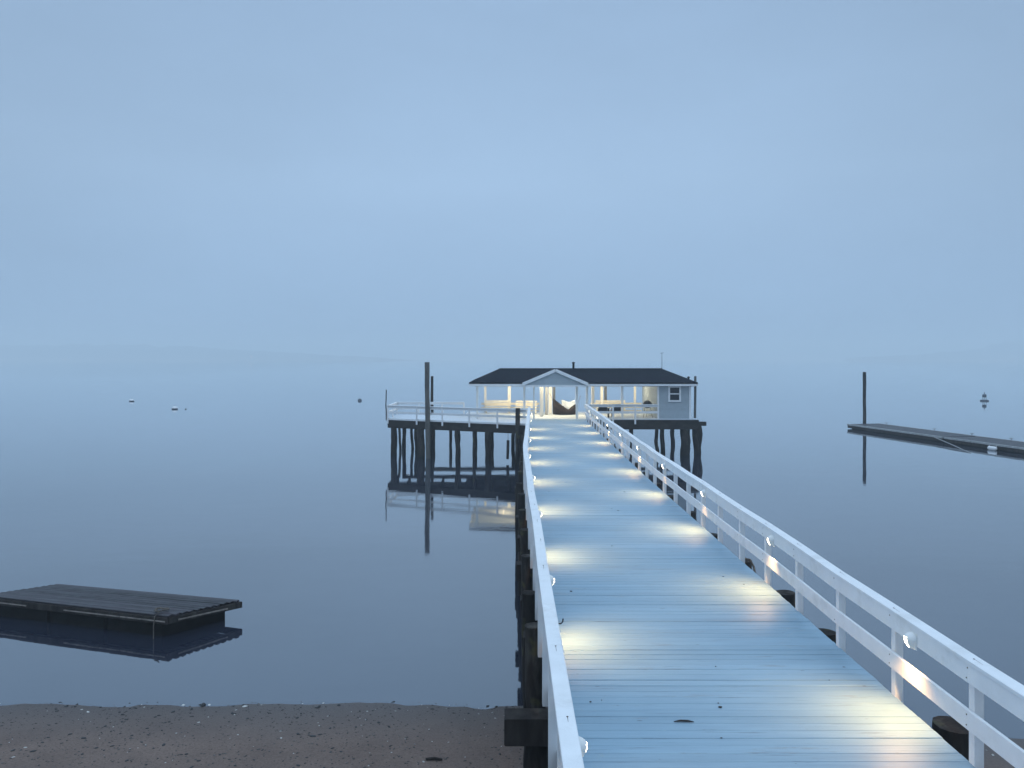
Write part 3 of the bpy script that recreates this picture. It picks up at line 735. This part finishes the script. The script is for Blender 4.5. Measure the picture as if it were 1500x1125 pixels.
# ------------------------------------------------------------------ floating dock at right
E0, E1 = Vector((29.6, 68.0, 0)), Vector((37.5, 26.0, 0)); dirv = (E1 - E0).normalized(); side = Vector((-dirv.y, dirv.x, 0)).normalized()
if side.x < 0: side = -side
L = (E1 - E0).length; W = 3.1
t = thing('floating_dock', 'long low dark floating dock running in from the right', 'dock', (E0.x, E0.y, 0))
def dq(u, v, z): return E0 + dirv * u + side * v + Vector((0, 0, z))
SEG = [(0, 11.4), (11.6, 23.2), (23.4, L)]
for (a, b_) in SEG:
    s = MB(); u = a + .08
    while u < b_ - .08:
        s.beam(dq(u, .16, .38), dq(u, W - .16, .38), .145, .04); u += .155
    s.build('deck_boards', M['float'], t)
    s = MB(); s.beam(dq(a, .08, .36), dq(b_, .08, .36), .14, .13); s.beam(dq(a, W - .08, .36), dq(b_, W - .08, .36), .14, .13); s.build('edge_timber', simple('pale_edge_timber', (.33, .33, .33), .7, .25, 4, .2), t)
    s = MB(); s.beam(dq(a + .02, .1, .18), dq(b_ - .02, .1, .18), .1, .22); s.beam(dq(a + .02, W - .1, .18), dq(b_ - .02, W - .1, .18), .1, .22); s.beam(dq(a + .06, .16, .18), dq(a + .06, W - .16, .18), .1, .22); s.build('skirt', M['wood_dark'], t)
    s = MB(); s.beam(dq(a + .3, W / 2, .05), dq(b_ - .3, W / 2, .05), W - .5, .5); s.build('hull', M['blackhull'], t)
for u in (1.2, 7.0, 10.9, 14.5, 18):
    s = MB(); c0 = dq(u, W - .08, .425); s.tube([c0, c0 + Vector((0, 0, .12))], .03, 8); s.tube([c0 + Vector((-.12, 0, .13)), c0 + Vector((.12, 0, .13))], .025, 8); s.build('cleat', M['metal'], t)
s = MB(); c0 = dq(16.3, -.19, .0)
fz_ = Vector((0, 0, .13))
s.tube([c0 + fz_ + dirv * q_ for q_ in (-.36, -.34, -.26, .26, .34, .36)], [.03, .08, .14, .14, .08, .03], 14)
s.tube([c0 + fz_ - dirv * .34, c0 + Vector((0, 0, .34)) + side * .06 - dirv * .3], .012, 6); s.tube([c0 + fz_ + dirv * .34, c0 + Vector((0, 0, .34)) + side * .06 + dirv * .3], .012, 6)
tag(s.build('fender', M['buoy_white']), 'white fender lying along the near side of the floating dock', 'fender')
s = MB(); s.tube([dq(10.6, -.08, .36), (30.75, 54.0, .2), (30.0, 50.3, .0)], .035, 8)
tag(s.build('loose_spar', simple('pale_spar', (.28, .28, .28), .7, .2, 5, .1)), 'thin pale spar leaning from the floating dock into the water', 'spar')
pole(1266.3, 68.6, 4.4, PZ(545, 68.6), 'lone tall pole at the end of the floating dock', 'pile', seed=306)

# ------------------------------------------------------------------ buoys
def mooring_ball(px, py, wpx, label, dark=False):
    d = CZ * F / (py - HY); r = wpx * d / F / 2; x = PX(px, d)
    t = thing('mooring_buoy', label, 'mooring buoy', (x, d, 0), 'mooring buoys left of the pier')
    prof = lambda a0, a1: [(r * math.cos(R(a0 + (a1 - a0) * i / 8)), r * .8 * math.sin(R(a0 + (a1 - a0) * i / 8)) + r * .25) for i in range(9)]
    s = MB(); s.lathe(prof(-70, 8), (x, d, 0), 18); s.build('dark_band', M['buoy_dark'], t)
    s = MB(); s.lathe(prof(8, 90), (x, d, 0), 18); s.build('top', M['buoy_dark' if dark else 'buoy_white'], t)
    s = MB(); s.tube([(x, d, r * 1.0), (x, d, r * 1.3)], r * .1, 6); s.build('eye', M['metal'], t)
mooring_ball(193, 588, 7, 'small white mooring buoy, farthest left on the water')
mooring_ball(256, 599.5, 8.5, 'largest white topped mooring buoy, with a speck of float beside it')
mooring_ball(272, 599.5, 2.4, 'tiny dark float beside the largest white mooring buoy', True)
mooring_ball(527, 587, 6, 'dark mooring buoy just left of the platform', True)
bd = CZ * F / 62.5; bx = PX(1442, bd)
t = thing('channel_buoy', 'dark channel buoy with a topmark, afloat beyond the floating dock', 'channel buoy', (bx, bd, 0))
s = MB(); s.lathe([(0, -.3), (.5, -.25), (.58, .0), (.55, .16), (.3, .2), (0, .2)], (bx, bd, 0), 20); s.build('hull', M['buoy_dark'], t)
s = MB()
for a in range(4):
    ca, sa = math.cos(R(45 + 90 * a)), math.sin(R(45 + 90 * a)); s.tube([(bx + .28 * ca, bd + .28 * sa, .2), (bx + .1 * ca, bd + .1 * sa, .95)], .025, 6)
s.build('frame', M['buoy_dark'], t)
s = MB(); s.lathe([(0, .55), (.27, .55), (.27, .95), (.1, 1.0), (0, 1.0)], (bx, bd, 0), 12); s.build('topmark', M['buoy_dark'], t)
s = MB(); s.tube([(bx, bd, 1.0), (bx, bd, 1.28)], .05, 8); s.build('lantern', M['buoy_dark'], t)

# lights on the far shore
for px, py, label in ((95, 527.5, 'faint light on the left far shore, nearest the frame edge'), (368, 523.5, 'lone faint light high on the left far shore'), (1459.5, 530, 'leftmost of the three lights on the right far shore'), (1475, 530, 'middle one of the three lights on the right far shore'), (1483.5, 530, 'rightmost of the three lights on the right far shore')):
    d = SD - 12; x = PX(px, d); z = max(.3, PZ(py, d))
    t = thing('shore_light', label, 'shore light', (x, d, 0), 'lights along the far shore')
    s = MB(); s.tube([(x, d, -.4), (x, d, z)], .15, 6); s.build('mast', M['metal'], t)
    s = MB(); s.lathe([(0, -.9), (1.2, -.7), (1.6, 0), (1.2, .7), (0, .9)], (x, d, z + 1.3), 10); s.build('lamp', M['shorelamp'], t)

# ------------------------------------------------------------------ beach litter
rn = random.Random(9); s = MB()
def pebble(x, y, r, mi, flat=.5):
    z = beach_z(x, y); a = rn.random() * 6.28; n1 = 7
    ca, sa = math.cos(a), math.sin(a); ex = rn.uniform(1, 1.9)
    vs = []
    for (rr, zz) in ((.75, -.3), (1, .15), (.62, .7)):
        for k_ in range(n1):
            an_ = 6.283 * k_ / n1; u, v = r * rr * math.cos(an_) * ex * rn.uniform(.85, 1.15), r * rr * math.sin(an_) * rn.uniform(.85, 1.15)
            vs.append((x + u * ca - v * sa, y + u * sa + v * ca, z + r * flat * zz))
    vs.append((x, y, z + r * flat * .85))
    fs = [(i * n1 + k_, i * n1 + (k_ + 1) % n1, (i + 1) * n1 + (k_ + 1) % n1, (i + 1) * n1 + k_) for i in range(2) for k_ in range(n1)] + [(2 * n1 + k_, 2 * n1 + (k_ + 1) % n1, 3 * n1) for k_ in range(n1)]
    s.add(vs, fs, mi, True)
for i in range(4200):
    x = rn.uniform(-13, 9); y = rn.uniform(8.5, 13.9)
    if beach_z(x, y) < -.01: continue
    dens = noise.noise(Vector((x * .5, y * .8, 9))) + (.25 if x < -4 else -.05)
    if rn.random() > .45 + dens: continue
    pebble(x, y, .008 + .022 * rn.random() ** 4, 0)
for i in range(9000):
    x = rn.uniform(-10.5, 7); y = rn.uniform(9, 13.9)
    if beach_z(x, y) < -.01: continue
    pebble(x, y, .005 + .011 * rn.random() ** 3, 2, .6)
for i in range(420):
    x = rn.uniform(-13, 9); y = rn.uniform(8.5, 13.9)
    if beach_z(x, y) < -.01: continue
    pebble(x, y, .007 + .013 * rn.random() ** 2, 1, .35)
for i in range(70):   # wrack along the waterline
    x = rn.uniform(-12, 2); y = shore(x) - rn.random() ** 2 * .35 + .03
    pebble(x, y, .012 + .022 * rn.random() ** 2, 0 if rn.random() < .75 else 1)
tag(s.build('beach_pebbles', [M['stone_dark'], M['shell'], M['stone_grey']]), 'dark pebbles and white shell bits strewn on the sand', 'pebbles', kind='stuff')
d_ = 13.75; x_ = PX(297.5, d_); s = MB(); pebble(x_, d_, .05, 0, .9)
tag(s.build('stone', M['stone_dark']), 'largest dark stone right at the waterline on the sand', 'stone')
d_ = 11.7; x_ = PX(636, d_); z_ = beach_z(x_, d_); s = MB()
s.tube([(x_ - .13, d_, z_ + .02), (x_, d_ + .01, z_ + .028), (x_ + .125, d_ - .01, z_ + .02)], [.018, .024, .017], 8, wob=.3, seed=2)
tag(s.build('driftwood', M['drift']), 'short dark driftwood stick on the sand left of the pier', 'driftwood')
# dark sliver of bark on the planks, rope over the right edge
d_ = F * (CZ - DECK) / (1058 - HY); x_ = PX(1001, d_); s = MB()
s.tube([(x_ - .1, d_, DECK + .008), (x_ - .03, d_ + .008, DECK + .014), (x_ + .05, d_ + .004, DECK + .013), (x_ + .11, d_ - .008, DECK + .008)], [.004, .011, .011, .004], 8)
tag(s.build('bark_sliver', M['drift']), 'dark sliver of bark lying on the blue planks', 'bark')
s = MB(); rn = random.Random(17)
for i in range(42):
    y = rn.uniform(7.5, 44); x = XL(y) + .15 + (XR(y) - XL(y) - .3) * (rn.random() if i % 3 else rn.random() ** 3 * .5); r = .007 + .014 * rn.random() ** 2
    a = rn.random() * 6.28; n1 = 6
    top = [(x + r * math.cos(a + 1.047 * k_) * rn.uniform(.6, 1.7), y + r * math.sin(a + 1.047 * k_) * rn.uniform(.5, 1.2), DECK + .009) for k_ in range(n1)]
    s.add(top + [(p_[0], p_[1], DECK + .0035) for p_ in top], [tuple(range(6)), tuple(range(6, 12))[::-1]] + [((k_ + 1) % 6, k_, 6 + k_, 6 + (k_ + 1) % 6) for k_ in range(6)])
tag(s.build('leaf_litter', M['drift']), 'dark scraps of leaf and bark scattered on the pier boards', 'leaf litter', kind='stuff')
s = MB(); pts = [(4.42, 14.8, DECK + .02), (4.56, 14.75, DECK + .0), (4.62, 14.7, DECK - .12), (4.6, 14.55, DECK - .22), (4.66, 14.4, DECK - .30), (4.75, 14.2, DECK - .42), (4.74, 14.1, DECK - .7)]
s.tube(pts, .022, 8); tag(s.build('rope', M['rope']), 'dark rope hanging over the right edge of the pier', 'rope')

# ------------------------------------------------------------------ render settings
scene.view_settings.view_transform = 'Standard'; scene.view_settings.look = 'None'; scene.view_settings.exposure = 0; scene.view_settings.gamma = 1
scene.cycles.max_bounces = 7; scene.cycles.diffuse_bounces = 3; scene.cycles.glossy_bounces = 3; scene.cycles.volume_bounces = 3
scene.cycles.use_denoising = True; scene.cycles.sample_clamp_indirect = 6
